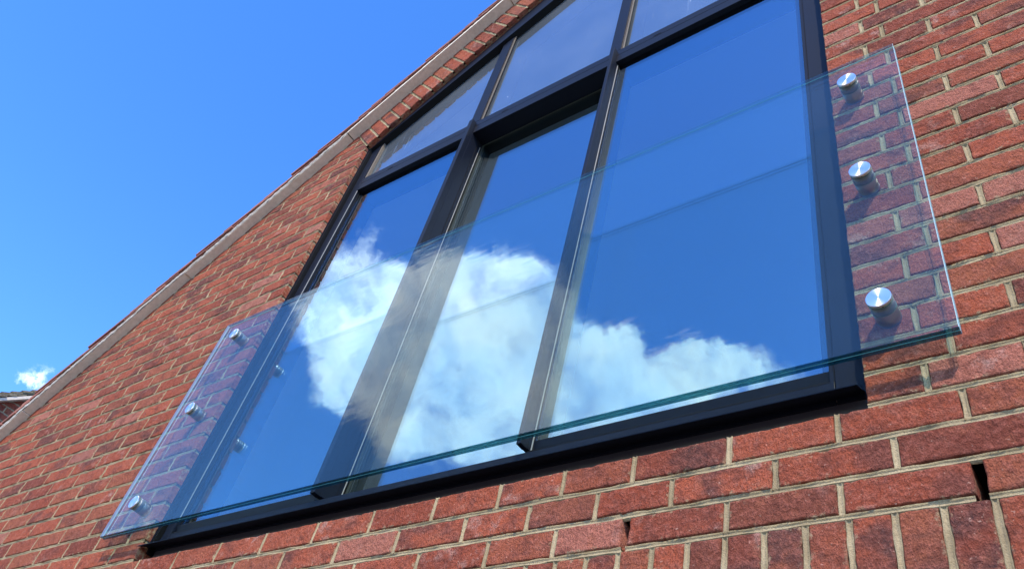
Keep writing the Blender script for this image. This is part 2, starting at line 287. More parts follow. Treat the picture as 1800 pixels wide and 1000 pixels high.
# bricks --------------------------------------------------------------
class Bricks:
    def __init__(s): s.V = []; s.F = []; s.T = []; s.nv = 0
    def add(s, x0, x1, z0, z1, nx, nz, depth=0.014, frame=None, clip=None, rnd=None, jamb=None, yoff=0.0):
        w, h = x1-x0, z1-z0
        def axis(l, n):
            e = [0.0, 0.0012, 0.003, 0.0058]
            mid = list(np.linspace(0.0058, l-0.0058, n+1))[1:-1]
            return np.array(e+mid+[l-q for q in reversed(e)])
        us, vs = axis(w, nx), axis(h, nz)
        nu, nv = len(us), len(vs)
        U, Vv = np.meshgrid(us, vs, indexing='ij')
        sd = rnd if rnd is not None else (random.random(), random.random(), random.random())
        ox, oz = sd[0]*91+x0*3, sd[1]*77+z0*3
        pts = np.zeros((nu, nv, 3))
        r = 0.0034
        tilt = (random.random()-.5)*0.0016; tz = (random.random()-.5)*0.0016
        for i in range(nu):
            for j in range(nv):
                u, v = us[i], vs[j]
                du = min(u, w-u); dv = min(v, h-v)
                a = max(0.0, 1-du/r); b = max(0.0, 1-dv/r); q = min(1.0, math.hypot(a, b))
                y = 0.0042*(1-math.sqrt(max(0.0, 1-q*q)))
                n = noise.noise((ox+u*28, oz+v*28, 1.7)); n2 = noise.noise((ox+u*110, oz+v*110, 5.1))
                y += n*0.0011+n2*0.0006+tilt*(u/w-.5)*2+tz*(v/h-.5)*2+yoff
                # edge wobble
                wu = noise.noise((ox+v*60, oz+(0 if u < w/2 else 9), 3.3))*0.0016+noise.noise((ox+v*190, oz+(0 if u < w/2 else 9), 6.3))*0.0008
                wv = noise.noise((ox+u*38, oz+(0 if v < h/2 else 9), 8.3))*0.0017+noise.noise((ox+u*170, oz+(0 if v < h/2 else 9), 2.3))*0.0010
                ku = max(0.0, 1-du/0.012); kv = max(0.0, 1-dv/0.012)
                chip = noise.noise((ox+u*45+4, oz+v*45, 9.9))
                if chip > 0.26: y += (chip-0.26)*0.02*max(a, b, ku*0.5, kv*0.5)
                pts[i, j] = (x0+u+wu*ku, y, z0+v+wv*kv)
        P = pts.reshape(-1, 3).tolist(); ED = [max(0.0, 1-min(us[i], w-us[i], vs[j], h-vs[j])/0.016) for i in range(nu) for j in range(nv)]
        idx = lambda i, j: i*nv+j
        F = [(idx(i, j), idx(i+1, j), idx(i+1, j+1), idx(i, j+1)) for i in range(nu-1) for j in range(nv-1)]
        ring = [idx(i, 0) for i in range(nu)]+[idx(nu-1, j) for j in range(1, nv)]+[idx(i, nv-1) for i in range(nu-2, -1, -1)]+[idx(0, j) for j in range(nv-2, 0, -1)]
        base = len(P)
        for k in ring:
            x, y, z = P[k]; P.append([x, depth, z])
        n = len(ring)
        F += [(ring[(k+1) % n], ring[k], base+k, base+(k+1) % n) for k in range(n)]
        if frame: P = [frame(*q) for q in P]
        if clip: P = [clip(*q) for q in P]
        s.F += [tuple(q+s.nv for q in f) for f in F]
        s.V += P; s.T += [(sd[0], sd[1], sd[2], e) for e in ED]+[(sd[0], sd[1], sd[2], 1.0)]*(len(P)-len(ED)); s.nv += len(P)
    def build(s, name, mats, extra=None):
        me = bpy.data.meshes.new(name)
        V, F, T = s.V, s.F, s.T
        mi = [0]*len(F)
        if extra:
            o = len(V); V = V+extra.v; F = F+[tuple(i+o for i in f) for f in extra.f]; T = T+[(.5, .5, .5, 0)]*len(extra.v); mi += [1+m for m in extra.m]
        me.from_pydata(V, [], F)
        for m in mats: me.materials.append(m)
        me.polygons.foreach_set('material_index', mi); me.polygons.foreach_set('use_smooth', [True]*len(F))
        at = me.color_attributes.new('tone', 'FLOAT_COLOR', 'POINT')
        at.data.foreach_set('color', np.array(T, dtype=np.float32).ravel())
        o = bpy.data.objects.new(name, me); COL.objects.link(o); return o

def rnd_tone():
    return (random.random(), random.random(), random.random())
J = 0.0064
BR = Bricks(); MO = MB()                                      # MO: mortar (0) and cavity (1)
def joint(ax, fixed, a0, a1, w=0.0078, step=0.02, y_edge=0.0024, y_mid=0.0062, frame=None):
    """concave mortar joint; ax 'x' = bed joint along x at height fixed, 'z' = perpend"""
    if a1-a0 < 0.002: return
    n = max(2, int(round((a1-a0)/step)))
    prof = [(-w, 0.010), (-0.0052, y_edge), (-0.0028, y_mid-0.0012), (0, y_mid), (0.0028, y_mid-0.0008), (0.0052, y_edge), (w, 0.010)]
    vs = []
    for i in range(n+1):
        a = a0+(a1-a0)*i/n
        for o, y in prof:
            q = a if ax == 'x' else fixed; q2 = fixed if ax == 'x' else a
            nn = noise.noise((q*24+o*90, q2*24, 3))*0.0020+noise.noise((q*90, q2*90+o*200, 7))*0.0009
            wob = noise.noise((q*9, q2*9, 11))*0.0012; o = o*(1+noise.noise((q*30, q2*30, 21))*0.35)
            p = (a, y+nn, fixed+o+wob) if ax == 'x' else (fixed+o+wob, y+nn+0.0002, a)
            vs.append(frame(*p) if frame else p)
    m = len(prof)
    MO.add(vs, [(i*m+k, (i+1)*m+k, (i+1)*m+k+1, i*m+k+1) for i in range(n) for k in range(m-1)], 0)

def interval_sub(a, b, cuts):
    res = [(a, b)]
    for c0, c1 in cuts:
        nr = []
        for x0, x1 in res:
            if c1 <= x0 or c0 >= x1: nr.append((x0, x1)); continue
            if c0 > x0: nr.append((x0, c0))
            if c1 < x1: nr.append((c1, x1))
        res = nr
    return res
WX0, WX1 = -5.9, 2.2
# start line of the raking course: through the springer, square to the slope
def arch_start_x(z): return XL-(z-za(XL))*TH*0.98
ZSP = za(XL)
def perps(k):
    """x of the perpends of course k, over the whole wall"""
    if k in CUST: base = CUST[k]
    else: base = None
    out = []
    if k <= 2:
        if base is None: base = [-0.30 if k % 2 else -0.41]
        x = base[0]; 
        while x < WX1: x += 0.2195; out.append(x)
        out += base; x = base[-1]
        while x > WX0: x -= 0.2195; out.append(x)
        return sorted(out)
    if k % 2: R_ = [-0.237, -0.069]; L_ = [-2.98]
    else: R_ = [-0.185]; L_ = [-2.879, -3.095]
    if k == 3: L_ = [-2.935]
    out = R_[:]; x = R_[-1]
    while x < WX1: x += 0.2215; out.append(x)
    out += L_; x = L_[-1]
    while x > WX0: x -= 0.2215; out.append(x)
    return sorted(out)
CUST = {0: [-0.186, -0.408, -0.622, -0.84, -1.013, -1.196, -1.408],
        1: [-0.308, -0.525, -0.742, -0.919, -1.099, -1.285, -1.502],
        2: [-0.184, -0.403, -0.62, -0.838, -1.019, -1.2, -1.405, -1.623, -1.842, -2.065, -2.28, -2.5]}
WEEPS = [(0, -0.186), (0, -0.84)]
def in_view(x, z):
    d = R.transposed() @ Vector((x, 1.28945, z+0.83812))
    if d.z > -0.05: return False
    px, py = 900-1467.9*d.x/d.z, 500+1467.9*d.y/d.z
    return -260 < px < 2060 and -260 < py < 1260
def seen(x0, x1, z0, z1): return any(in_view(x, z) for x in (x0, (x0+x1)/2, x1) for z in (z0, z1))
def clipv(x, y, z):
    zz = zv(x)+0.012
    return [x, y, min(z, zz)]
top_k = int((zv(APEX))/C)+1
for k in range(-30, top_k+1):
    if -3 <= k < 0: continue                                   # the soldier course stands here
    z0, z1 = k*C+J, (k+1)*C-J
    P_ = [WX0]+[p for p in perps(k if k >= 0 else abs(k)) if WX0+0.03 < p < WX1-0.03]+[WX1]
    for a, b in zip(P_[:-1], P_[1:]):
        a2, b2 = a+J, b-J
        if k >= 3:
            if a < XL < b or a < XR < b or (a >= XL-0.001 and b <= XR+0.001):
                if a2 < XL and za(XL)-0.005 > z0: 
                    segs = [(a2, XL)]
                    if b2 > XR: segs.append((XR, b2))
                elif b2 > XR and a2 < XR: segs = [(XR, b2)] if a2 >= XL else [(a2, b2), (XR, b2)]
                elif a2 >= XL: segs = []
                else: segs = [(a2, b2)]
            else: segs = [(a2, b2)]
        else: segs = [(a2, b2)]
        for (s0, s1) in segs:
            if s1-s0 < 0.02: continue
            if z0 > max(zv(s0), zv(s1))+0.012: continue
            cl = clipv
            left = s0 < XL+0.05
            if left and z1 > ZSP:
                if s0 > arch_start_x(z0) and s0 > arch_start_x(z1): continue
                def cl(x, y, z):
                    x = min(x, arch_start_x(z)-0.005) if z > ZSP else min(x, XL)
                    return clipv(x, y, z)
            jamb = abs(s1-XL) < 1e-6 or abs(s0-XR) < 1e-6
            vis = seen(s0, s1, z0, z1)
            near = vis and (s1 > -1.7 and z0 < 1.6)
            nx = max(2, int((s1-s0)/(0.0085 if near else (0.018 if vis else 0.12))))
            nz = 7 if near else (4 if vis else 1)
            dp = 0.1 if (jamb or k == 2) else 0.014
            if (k, round(a, 3)) in WEEPS or (k, round(b, 3)) in WEEPS: dp = 0.1; s0 += 0.003 if (k, round(a, 3)) in WEEPS else 0; s1 -= 0.003 if (k, round(b, 3)) in WEEPS else 0
            t = rnd_tone()
            if k == 2: t = (t[0], t[1], t[2])
            BR.add(s0, s1, z0, z1, nx, nz, dp, None, cl, t)
    # perpend joints
    for p in P_[1:-1]:
        if k >= 3 and XL-0.012 < p < XR+0.012: continue
        if (k, round(p, 3)) in WEEPS: continue
        zt = min(z1+0.003, zv(p)+0.01)
        if p < XL+0.01 and zt > ZSP and p > arch_start_x(zt)-0.01: continue
        if zt > z0: joint('z', p, z0-0.003, zt, step=0.012 if seen(p, p, z0, z1) else 0.07)
# bed joints
for k in list(range(-30, -2))+list(range(0, top_k+1)):
    z = k*C; cuts = []
    if k >= 3:
        if z > ZSP-0.005: cuts.append((arch_start_x(z)-0.004, XR))
        else: cuts.append((XL, XR))
    if k == 0:
        cuts += [(-0.186-0.012, -0.186+0.008), (-0.846, -0.836)]
    # clip to the verge
    lo = WX0; hi = WX1
    if z > zv(WX0): lo = -2.938+(z-0.012-2.822)/TH
    if z > zv(WX1): hi = 2*APEX-lo
    if hi <= lo: continue
    for a, b in interval_sub(lo, hi, cuts):
        # finer where seen
        m = a
        while m < b-1e-6:
            e = min(b, m+0.5)
            joint('x', z, m, e, step=0.012 if seen(m, e, z, z) else 0.1)
            m = e
# soldier course
x = -0.172
while x > WX0: x -= 0.0753
x += 0.0753
while x < WX1:
    vis = seen(x, x+0.075, -0.2, 0)
    BR.add(x+J, x+0.0753-J, -0.225+J, -J, 7 if vis else 2, 24 if vis else 2, 0.014, None, None, rnd_tone())
    joint('z', x, -0.225+0.002, -0.003, step=0.012 if vis else 0.1)
    x += 0.0753
# dark backing behind the joints so nothing shows through, with the window opening left out
yb = 0.102
def rect_back(x0, x1, z0, z1): MO.add([(x0, yb, z0), (x1, yb, z0), (x1, yb, z1), (x0, yb, z1)], [(0, 1, 2, 3)], 1)
rect_back(WX0, WX1, GROUND, ZS-0.01)
MO.add([(WX0, yb, ZS-0.01), (XL-0.002, yb, ZS-0.01), (XL-0.002, yb, zv(XL)), (WX0, yb, max(zv(WX0), ZS))], [(0, 1, 2, 3)], 1)
MO.add([(XR+0.002, yb, ZS-0.01), (WX1, yb, ZS-0.01), (WX1, yb, zv(WX1)), (APEX, yb, zv(APEX)), (XR+0.002, yb, zv(XR))], [(0, 1, 2, 3, 4)], 1)
# mortar fill in the jamb returns (between the long jamb bricks) and on the top of course 2
k = 3
for k in range(3, 36):
    z = k*C
    if z < ZSP: MO.box(XL-0.03, XL-0.0035, 0.012, 0.1, z-J-0.001, z+J+0.001, 0)
    MO.box(XR+0.0035, XR+0.03, 0.012, 0.1, z-J-0.001, z+J+0.001, 0)
for p in perps(2):
    if XL < p < XR: MO.box(p-J-.001, p+J+.001, 0.012, 0.1, 0.155, ZS-0.006, 0)
wall = BR.build('wall', [brick, mortar, cavity], MO)
wall.parent = house; wall.matrix_parent_inverse = Matrix.Translation((0, 0, -GROUND))

# raking brick course over the window head -------------------------------
BR = Bricks(); MO = MB()
ta = math.atan(0.795); ca, sa = math.cos(ta), math.sin(ta)
def fr(u, y, n): return [XL+u*ca-n*sa, y, za(XL)+u*sa+n*ca]
U1 = (XR-XL)/ca; u = 0.004; pitch = 0.0768; cnt = 0
def slope_gap(u): 
    # height of the course from the window head to the verge, measured square to the slope
    x, z = XL+u*ca, za(XL)+u*sa
    lo_, hi_ = 0.02, 0.6
    for _ in range(30):
        m = (lo_+hi_)/2
        q = fr(u, 0, m)
        if q[2] < zv(q[0])+0.01: lo_ = m
        else: hi_ = m
    return lo_
while u < U1-0.02:
    h = min(slope_gap(u), slope_gap(u+pitch))
    BR.add(u+J, u+pitch-J, 0.0, h, 6, 12, 0.0235, lambda a, y, n: fr(a, y, n), None, rnd_tone(), yoff=0)
    joint('z', u, 0.001, slope_gap(u), step=0.02, frame=lambda a, y, n: fr(a, y, n))
    u += pitch; cnt += 1
# soffit bricks behind the face course: stretchers on edge, a joint every third face brick
u = 0.004
def fr2(a, y, n): return fr(a, 0.026+n, y)                     # turn the face down: y -> height, n -> depth
while u < U1-0.05:
    BR.add(u+J, u+3*pitch-J, 0.0, 0.075, 12, 5, 0.03, lambda a, y, n: fr(a, 0.0262+n, y), None, rnd_tone())
    u += 3*pitch
u = 0.0
while u < U1-0.02:
    e = min(U1, u+0.4); joint('x', 0.0245, u, e, w=0.0035, step=0.02, y_edge=0.0025, y_mid=0.0035, frame=lambda a, y, n: fr(a, n, y)); u = e
u = 0.004
while u < U1-0.05:
    joint('z', u, 0.0262, 0.1, step=0.012, frame=lambda a, y, n: fr(a, n, y)); u += 3*pitch
arch = BR.build('brick_arch', [brick, mortar, cavity], MO)
arch.parent = house; arch.matrix_parent_inverse = Matrix.Translation((0, 0, -GROUND))

# roof ---------------------------------------------------------------
def sl(u, y, n, side=1):
    """point on the verge: u metres up the slope from x=-2.938, n above it"""
    x = -2.938+u*ct-n*st_; z = 2.822+u*st_+n*ct
    if side < 0: x = 2*APEX-x
    return (x, y, z)
def slopebox(mbx, u0, u1, y0, y1, n0, n1, side=1, mi=0, skew=0.0):
    vs = []
    for uu in (u0, u1):
        for y in (y0, y1):
            for nn in (n0, n1): vs.append(sl(uu, y, nn+(skew if uu == u0 else 0), side))
    mbx.add(vs, [(0, 1, 3, 2), (4, 6, 7, 5), (0, 4, 5, 1), (2, 3, 7, 6), (0, 2, 6, 4), (1, 5, 7, 3)], mi)
ULO = -3.9; UHI = (APEX+2.938)/ct
DEPTH = 7.0
roof_mb = MB()
g = 0.100; nrow = int((UHI-ULO)/g)
rnd = random.Random(3)
for side in (1, -1):
    for i in range(nrow+1):
        u0 = ULO+i*g
        # verge tile (own jitter) and then the run of the row to the back
        jy = rnd.uniform(-0.006, 0.006); jn = rnd.uniform(-0.002, 0.003)
        y = -0.061+jy; wds = [0.165 if (i % 2) else 0.2475]
        while y < 1.6 and side > 0:
            w_ = wds[0] if y < 0 else 0.165
            dn = rnd.uniform(-0.0015, 0.0025); du = rnd.uniform(-0.004, 0.004)
            slopebox(roof_mb, u0+du, u0+0.265, y, y+w_-0.002, 0.028+jn+dn, 0.043+jn+dn, side, 0, skew=0.036)
            y += w_; jn = 0
        slopebox(roof_mb, u0, u0+0.2, y, DEPTH, 0.030, 0.044, side, 0, skew=0.026)
roof = part(roof_mb, 'roof', tile_m)
# undercloak boards, butt jointed, and the bedding mortar above
seams = [ULO]
for xs in (-4.8326, -3.8914, -2.9381, -1.995, -1.05, -0.1): seams.append((xs+2.938)/ct)
seams.append(UHI)
for i in range(len(seams)-1):
    b = MB(); dn = 0.0035 if i % 2 else 0.0; dy = [0, 0.001, 0.0, -0.004, 0.001, 0, 0.002, 0][i % 8]
    up_ = 1 if i >= 3 else 0                                  # beside the window the boards sit a little forward
    slopebox(b, seams[i]+(0.0012 if i != 3 else 0.004), seams[i+1]-0.0012, -0.050+dy-0.004*up_, 0.04, 0.0+dn-0.006*up_, 0.008+dn)
    part(b, 'verge_board', board_m, roof, bevel=0.0008)
b = MB(); slopebox(b, 0, UHI-(0.01), -0.05, 0.04, 0, 0.0055, -1); slopebox(b, ULO, -0.002, -0.05, 0.04, 0, 0.0055, -1)
part(b, 'verge_board', board_m, roof)
bm_ = MB(); n_ = int((UHI-ULO)/0.016); vs = []; fs = []
for i in range(n_+1):
    uu = ULO+(UHI-ULO)*i/n_
    a = noise.noise((uu*9, 2, 5)); a2 = noise.noise((uu*40, 7, 1))
    yy = -0.0550+a*0.004+a2*0.004; top = 0.036+a*0.006
    vs += [sl(uu, yy+0.003, 0.004+a2*0.003), sl(uu, yy, 0.014), sl(uu, yy+0.002, top), sl(uu, 0.05, top), ]
fs = [(i*4+k, (i+1)*4+k, (i+1)*4+k+1, i*4+k+1) for i in range(n_) for k in range(3)]
bm_.add(vs, fs); part(bm_, 'mortar_bedding', bed_m, roof, smooth=True)
# side walls and back of the house, plain brick
b = MB()
b.box(WX0, WX0+0.1, 0.11, DEPTH-0.3, GROUND, zv(WX0)-0.06); b.box(WX1-0.1, WX1, 0.11, DEPTH-0.3, GROUND, zv(WX1)-0.06); b.box(WX0+.1, WX1-.1, DEPTH-0.4, DEPTH-0.3, GROUND, zv(WX0)-.06)
part(b, 'side_wall', brick)

# ------------------------------------------------------------------ window
YF = 0.050
ZT0, ZT1, ZTS = 2.292, 2.392, 2.347                            # transom bottom, top, seam
def zi(x): return 3.05+0.655*(x+2.17)                          # lower edge of the raking head member
def zo(x): return za(x)+0.03
win_mb = MB()
ZB0, ZB1 = 0.285, 0.343
# outer frame: left post, right post, bottom rail, raking head; seams are 1.5 mm gaps between sections
win_mb.prism([(-2.756, ZB0), (-2.708, ZB0), (-2.708, zi(-2.708)+0.01), (-2.756, zi(-2.756)+0.01)], YF, 0.183)
win_mb.prism([(-0.4145, ZB0), (-0.353, ZB0), (-0.353, zi(-0.353)+0.02), (-0.4145, zi(-0.4145)+0.02)], YF, 0.183)
win_mb.prism([(-0.4265, ZB1), (-0.4162, ZB1), (-0.4162, zi(-0.4162)+0.02), (-0.4265, zi(-0.4265)+0.02)], YF+0.002, 0.183)
win_mb.prism([(-0.447, ZB1+0.04), (-0.4267, ZB1+0.04), (-0.4267, zi(-0.4267)+0.02), (-0.447, zi(-0.447)+0.02)], YF+0.026, 0.183)
win_mb.box(-2.7065, -0.416, YF, 0.183, ZB0, ZB1)
part(win_mb, 'frame_tmp', frame_m)                             # replaced by the window part below
win = bpy.data.objects['frame_tmp']; win.name = 'window'; win.data.name = 'window'
bv = win.modifiers.new('bevel', 'BEVEL'); bv.width = 0.0012; bv.segments = 2; bv.limit_method = 'ANGLE'
def wpart(m, name, mats, **k): return part(m, name, mats, win, **k)
# flange around the outside of the frame
b = MB(); b.box(-2.7665, -2.757, 0.031, 0.183, ZB0-0.02, ZSP+0.06); wpart(b, 'reveal_trim', gasket_m, bevel=0.001)
b = MB(); b.box(-2.768, -2.7655, 0.0255, 0.034, ZB0-0.0, ZSP); wpart(b, 'trim_edge', frame_m)
b = MB(); b.box(-0.3525, -0.3465, 0.03, 0.183, ZB0-0.02, za(-0.35)+0.05); wpart(b, 'reveal_trim', gasket_m)
# raking head
x0, x1 = -2.76, -0.353
b = MB(); b.prism([(x0, zi(x0)), (x1, zi(x1)), (x1, zo(x1)), (x0, zo(x0))], 0.03, 0.062)
b.prism([(x0, zi(x0)+0.004), (x1, zi(x1)+0.004), (x1, zo(x1)-.004), (x0, zo(x0)-.004)], 0.0625, 0.183)
wpart(b, 'head_rail', frame_m, bevel=0.0012)
b = MB(); b.prism([(x0, zi(x0)-0.0012), (x1, zi(x1)-0.0012), (x1, zi(x1)+0.003), (x0, zi(x0)+0.003)], 0.034, 0.0695); wpart(b, 'gasket', gasket_m)  # head gasket spread over the rail's underside, whose shade is put into its black
# bottom beads in the two fixed bays
for xa, xb in ((-2.7045, -1.973), (-1.178, -0.4275)):
    b = MB(); vs = [(x, y, z) for x in (xa, xb) for y, z in ((YF+0.016, ZB1+0.0035), (0.183, ZB1+0.0035), (0.183, 0.3785), (YF+0.006, 0.3785))]
    b.add(vs, [(0, 3, 2, 1), (4, 5, 6, 7), (0, 1, 5, 4), (1, 2, 6, 5), (2, 3, 7, 6), (3, 0, 4, 7)]); wpart(b, 'glazing_bead', frame_m, bevel=0.001)
# transom: two sections with a seam
b = MB(); b.box(-2.7065, -0.416, YF, 0.183, ZT0, ZTS-0.0015); b.box(-2.7065, -0.416, YF+0.0006, 0.183, ZTS+0.0015, ZT1)
wpart(b, 'transom', frame_m, bevel=0.0011)
# small screw cover marks in the transom seam
for xs in (-2.52, -1.80, -1.02):
    b = MB(); b.box(xs, xs+0.035, YF-0.0008, YF+0.004, ZTS+0.008, ZTS+0.0105); wpart(b, 'drain_slot', gasket_m)
# black strips over the frame seams, the shade of the grooves put into colour
b = MB(); b.box(-2.7045, -1.9745, YF-0.0004, YF+0.002, ZB1-0.0012, ZB1+0.0022); b.box(-1.188, -0.4265, YF-0.0004, YF+0.002, ZB1-0.0012, ZB1+0.0022)
b.box(-0.4166, -0.4146, YF-0.0004, YF+0.002, ZB1, ZT1+1.2); b.box(-2.706, -0.417, YF-0.0004, YF+0.002, ZTS-0.0012, ZTS+0.0012)
b.box(-2.9+0.195, -0.42, YF-0.0003, YF+0.002, 0.3015, 0.3027)
wpart(b, 'seam_shade', gasket_m)
# projecting mullions (fin and body)
def mullion(xl, xr, ybody, zb, zt):
    b = MB(); b.box(xl, xr, 0.022, YF-0.0005, zb, zt); b.box(xl, xr, YF-0.0005, ybody, zb+0.002, ZT0-0.0005)
    b.box(xl-0.03, xl-0.0003, 0.112, 0.183, ZB1, ZT0-0.001)
    return wpart(b, 'mullion', frame_m, bevel=0.0012)
mu1 = mullion(-1.9735, -1.9515, 0.163, 0.352, 2.372)
mu2 = mullion(-1.2045, -1.189, 0.085, 0.352, 2.372)
# pale gasket lines down the mullions and the left post
def line(x, y, z0, z1, m=seal_m, r=0.0016, name='gasket'):
    b = MB(); b.box(x-r, x+r, y-r, y+r, z0, z1); return wpart(b, name, m, bevel=r*0.6)
line(-1.9505, 0.119, ZB1+0.004, ZT0-0.03); line(-1.9505, 0.1225, ZB1+0.004, ZT0-0.03, gasket_m, 0.002); line(-1.9500, 0.100, ZB1+0.004, ZT0-0.02, gasket_m, 0.001)
line(-1.188, 0.065, ZB1+0.004, ZT0-0.004); line(-1.1865, 0.0695, ZB1+0.004, ZT0-0.002, gasket_m, 0.002)
line(-2.7068, 0.0525, 0.39, ZT0-0.004); line(-2.7055, 0.0685, 0.39, ZT0-0.002, gasket_m, 0.0025)
line(-1.9722, 0.0235, 0.36, 2.3, frame_m, 0.0012)
# top row glazing bars
for xl, xr, xt in ((-2.0, -1.94, -1.929), (-1.235, -1.180, -1.169)):
    b = MB(); b.prism([(xl, ZT1+0.0005), (xr, ZT1+0.0005), (xr, zi(xr)+0.004), (xl, zi(xl)+0.004)], YF, 0.183); wpart(b, 'glazing_bar', frame_m, bevel=0.0012)
    b = MB(); b.prism([(xr+0.0003, ZT1), (xt, ZT1), (xt, zi(xt)), (xr+0.0003, zi(xr))], 0.055, 0.060); wpart(b, 'spacer', tan_m)
    b = MB(); b.prism([(xr+0.004, ZT1), (xr+0.006, ZT1), (xr+0.006, zi(xr)), (xr+0.004, zi(xr))], 0.0535, 0.06); wpart(b, 'spacer', gasket_m)
b = MB(); b.prism([(-2.706, ZT1), (-2.694, ZT1), (-2.694, zi(-2.694)), (-2.706, zi(-2.706))], 0.055, 0.0695); wpart(b, 'spacer', tan_m)
# sash of the middle bay, set back
sx0, sx1 = -1.951, -1.19; sy = 0.1275; sw = 0.011
b = MB(); b.box(sx0, sx0+sw, sy, 0.18, 0.30, ZT0-0.002); b.box(sx1-sw, sx1, sy, 0.18, 0.30, ZT0-0.002); b.box(sx0+sw, sx1-sw, sy+0.0004, 0.18, ZT0-0.002-sw, ZT0-0.002); b.box(sx0+sw, sx1-sw, sy+0.0004, 0.18, 0.30, 0.30+sw)
wpart(b, 'sash', sash_m, bevel=0.001)
# panes
def pane(poly, y, mat, th_=0.006):
    b = MB(); b.prism(poly, y, y+th_); o = wpart(b, 'glass_pane', mat); return o
def rectp(a, b_, c_, d): return [(a, c_), (b_, c_), (b_, d), (a, d)]
YG = 0.072
pane(rectp(-2.706, -1.9745, 0.344, ZT0), YG, pane_m)
pane(rectp(sx0+sw-0.005, sx1-sw+0.005, 0.31, ZT0-sw), 0.131, pane_m)
pane(rectp(-1.1885, -0.427, 0.344, ZT0), YG, pane_m)
xs0 = -2.17+(ZT1-3.05)/0.655
pane([(-2.706, ZT1), (-2.0, ZT1), (-2.0, zi(-2.0)), (-2.706, zi(-2.706))], 0.070, upper_m)
pane([(-1.94, ZT1), (-1.235, ZT1), (-1.235, zi(-1.235)), (-1.94, zi(-1.94))], 0.070, upper_m)
pane([(-1.18, ZT1), (-0.445, ZT1), (-0.445, zi(-0.445)), (-1.18, zi(-1.18))], 0.070, upper_m)
# sill: thin pressed plate falling outwards, upstand fascia under it
b = MB()
pr = [(-0.009, 0.2705), (-0.009, 0.2735), (0.06, 0.3035), (0.06, 0.2995)]
vs = [(x, y, z) for x in (-2.7655, -0.3575) for y, z in pr]
b.add(vs, [(0, 1, 2, 3), (7, 6, 5, 4), (0, 4, 5, 1), (1, 5, 6, 2), (2, 6, 7, 3), (3, 7, 4, 0)])
wpart(b, 'sill', frame_m, bevel=0.0006)
b = MB(); b.box(-2.764, -0.349, 0.055, 0.07, 0.19, 0.2975); wpart(b, 'fascia', black_m, bevel=0.001)
b = MB(); b.box(-2.755, -0.36, 0.0525, 0.0548, 0.2925, 0.2955); wpart(b, 'sealant_bead', seal_m)

# room behind ------------------------------------------------------------
b = MB()
RD = 4.2
def zc(x): return zv(x)-0.30
xl_, xr_ = -4.3, 2.0
# ceiling follows the roof
b.add([(xl_, 0.1834, zc(xl_)), (APEX, 0.1834, zc(APEX)), (APEX, RD, zc(APEX)), (xl_, RD, zc(xl_))], [(0, 1, 2, 3)])
b.add([(APEX, 0.1834, zc(APEX)), (xr_, 0.1834, zc(xr_)), (xr_, RD, zc(xr_)), (APEX, RD, zc(APEX))], [(0, 1, 2, 3)])
b.add([(xl_, RD, 0.15), (xr_, RD, 0.15), (xr_, RD, zc(xr_)), (APEX, RD, zc(APEX)), (xl_, RD, zc(xl_))], [(0, 1, 2, 3, 4)])
b.add([(xl_, 0.1834, 0.15), (xl_, RD, 0.15), (xl_, RD, zc(xl_)), (xl_, 0.1834, zc(xl_))], [(0, 1, 2, 3)])
b.add([(xr_, 0.1834, 0.15), (xr_, RD, 0.15), (xr_, RD, zc(xr_)), (xr_, 0.1834, zc(xr_))], [(0, 1, 2, 3)])
# inner face of the gable around the opening
b.add([(xl_, 0.1832, 0.15), (-2.716, 0.1832, 0.15), (-2.716, 0.1832, zc(-2.716)), (xl_, 0.1832, zc(xl_))], [(0, 1, 2, 3)])
b.add([(-0.42, 0.1832, 0.15), (xr_, 0.1832, 0.15), (xr_, 0.1832, zc(xr_)), (APEX, 0.1832, zc(APEX)), (-0.42, 0.1832, zc(-0.42))], [(0, 1, 2, 3, 4)])
part(b, 'ceiling', plaster_m)
b = MB(); b.box(xl_, xr_, 0.11, RD, 0.10, 0.149); part(b, 'floor', floor_m)

# ------------------------------------------------------------------ glass balustrade
GX0, GX1, GZ0, GZ1 = -2.965, -0.1575, 0.3075, 1.340
YB0, YB1 = -0.0578, -0.0363                                    # outer and inner face
bal = thing('glass_balustrade', 'frameless laminated glass balustrade bolted across the window by six steel standoffs', 'balustrade', ((GX0+GX1)/2, 0, GZ0))
def bpart(m, name, mats, parent=bal, **k):
    o = m.build(name, mats, None, **k); o.parent = parent
    wl = Vector(bal.location) if parent is bal else (Vector(bal.location)*0+parent_world[parent.name])
    o.matrix_parent_inverse = Matrix.Translation(-wl); return o
parent_world = {}
def lite(y0, y1, arr_front, arr_back):
    """one glass sheet: clear faces (0), polished edges (1), ground arris (2)"""
    a = 0.0007; b = MB(); ys = (y0, y1)
    def ring(ins, y): return [(GX0+ins, y, GZ0+ins), (GX1-ins, y, GZ0+ins), (GX1-ins, y, GZ1-ins), (GX0+ins, y, GZ1-ins)]
    R0, R1, R2, R3 = ring(a, y0), ring(0, y0+a), ring(0, y1-a), ring(a, y1)
    b.add(R0+R1+R2+R3, [(0, 1, 2, 3)], arr_front)
    b.add(R0+R1+R2+R3, [(12, 15, 14, 13)], arr_back)
    for s, m_ in ((0, 2), (1, 1), (2, 2)):
        for k in range(4):
            m = 1 if k == 0 else (((4 if k in (1, 2) else 3)) if m_ == 1 else (2 if k != 2 or s != 2 else 4))
            k2 = (k+1) % 4
            b.add(R0+R1+R2+R3, [(s*4+k, s*4+4+k, s*4+4+k2, s*4+k2)], m)
    return b
lit = (YB1-YB0-0.0015)/2
for y0, mf, mb_, sm_ in ((YB0, 0, 5, side_m), (YB1-lit, 5, 0, top_m)):
    bpart(lite(y0, y0+lit, mf, mb_), 'glass_sheet', [bal_m, edge_m, arris_m, sm_, top_m, bond_m])
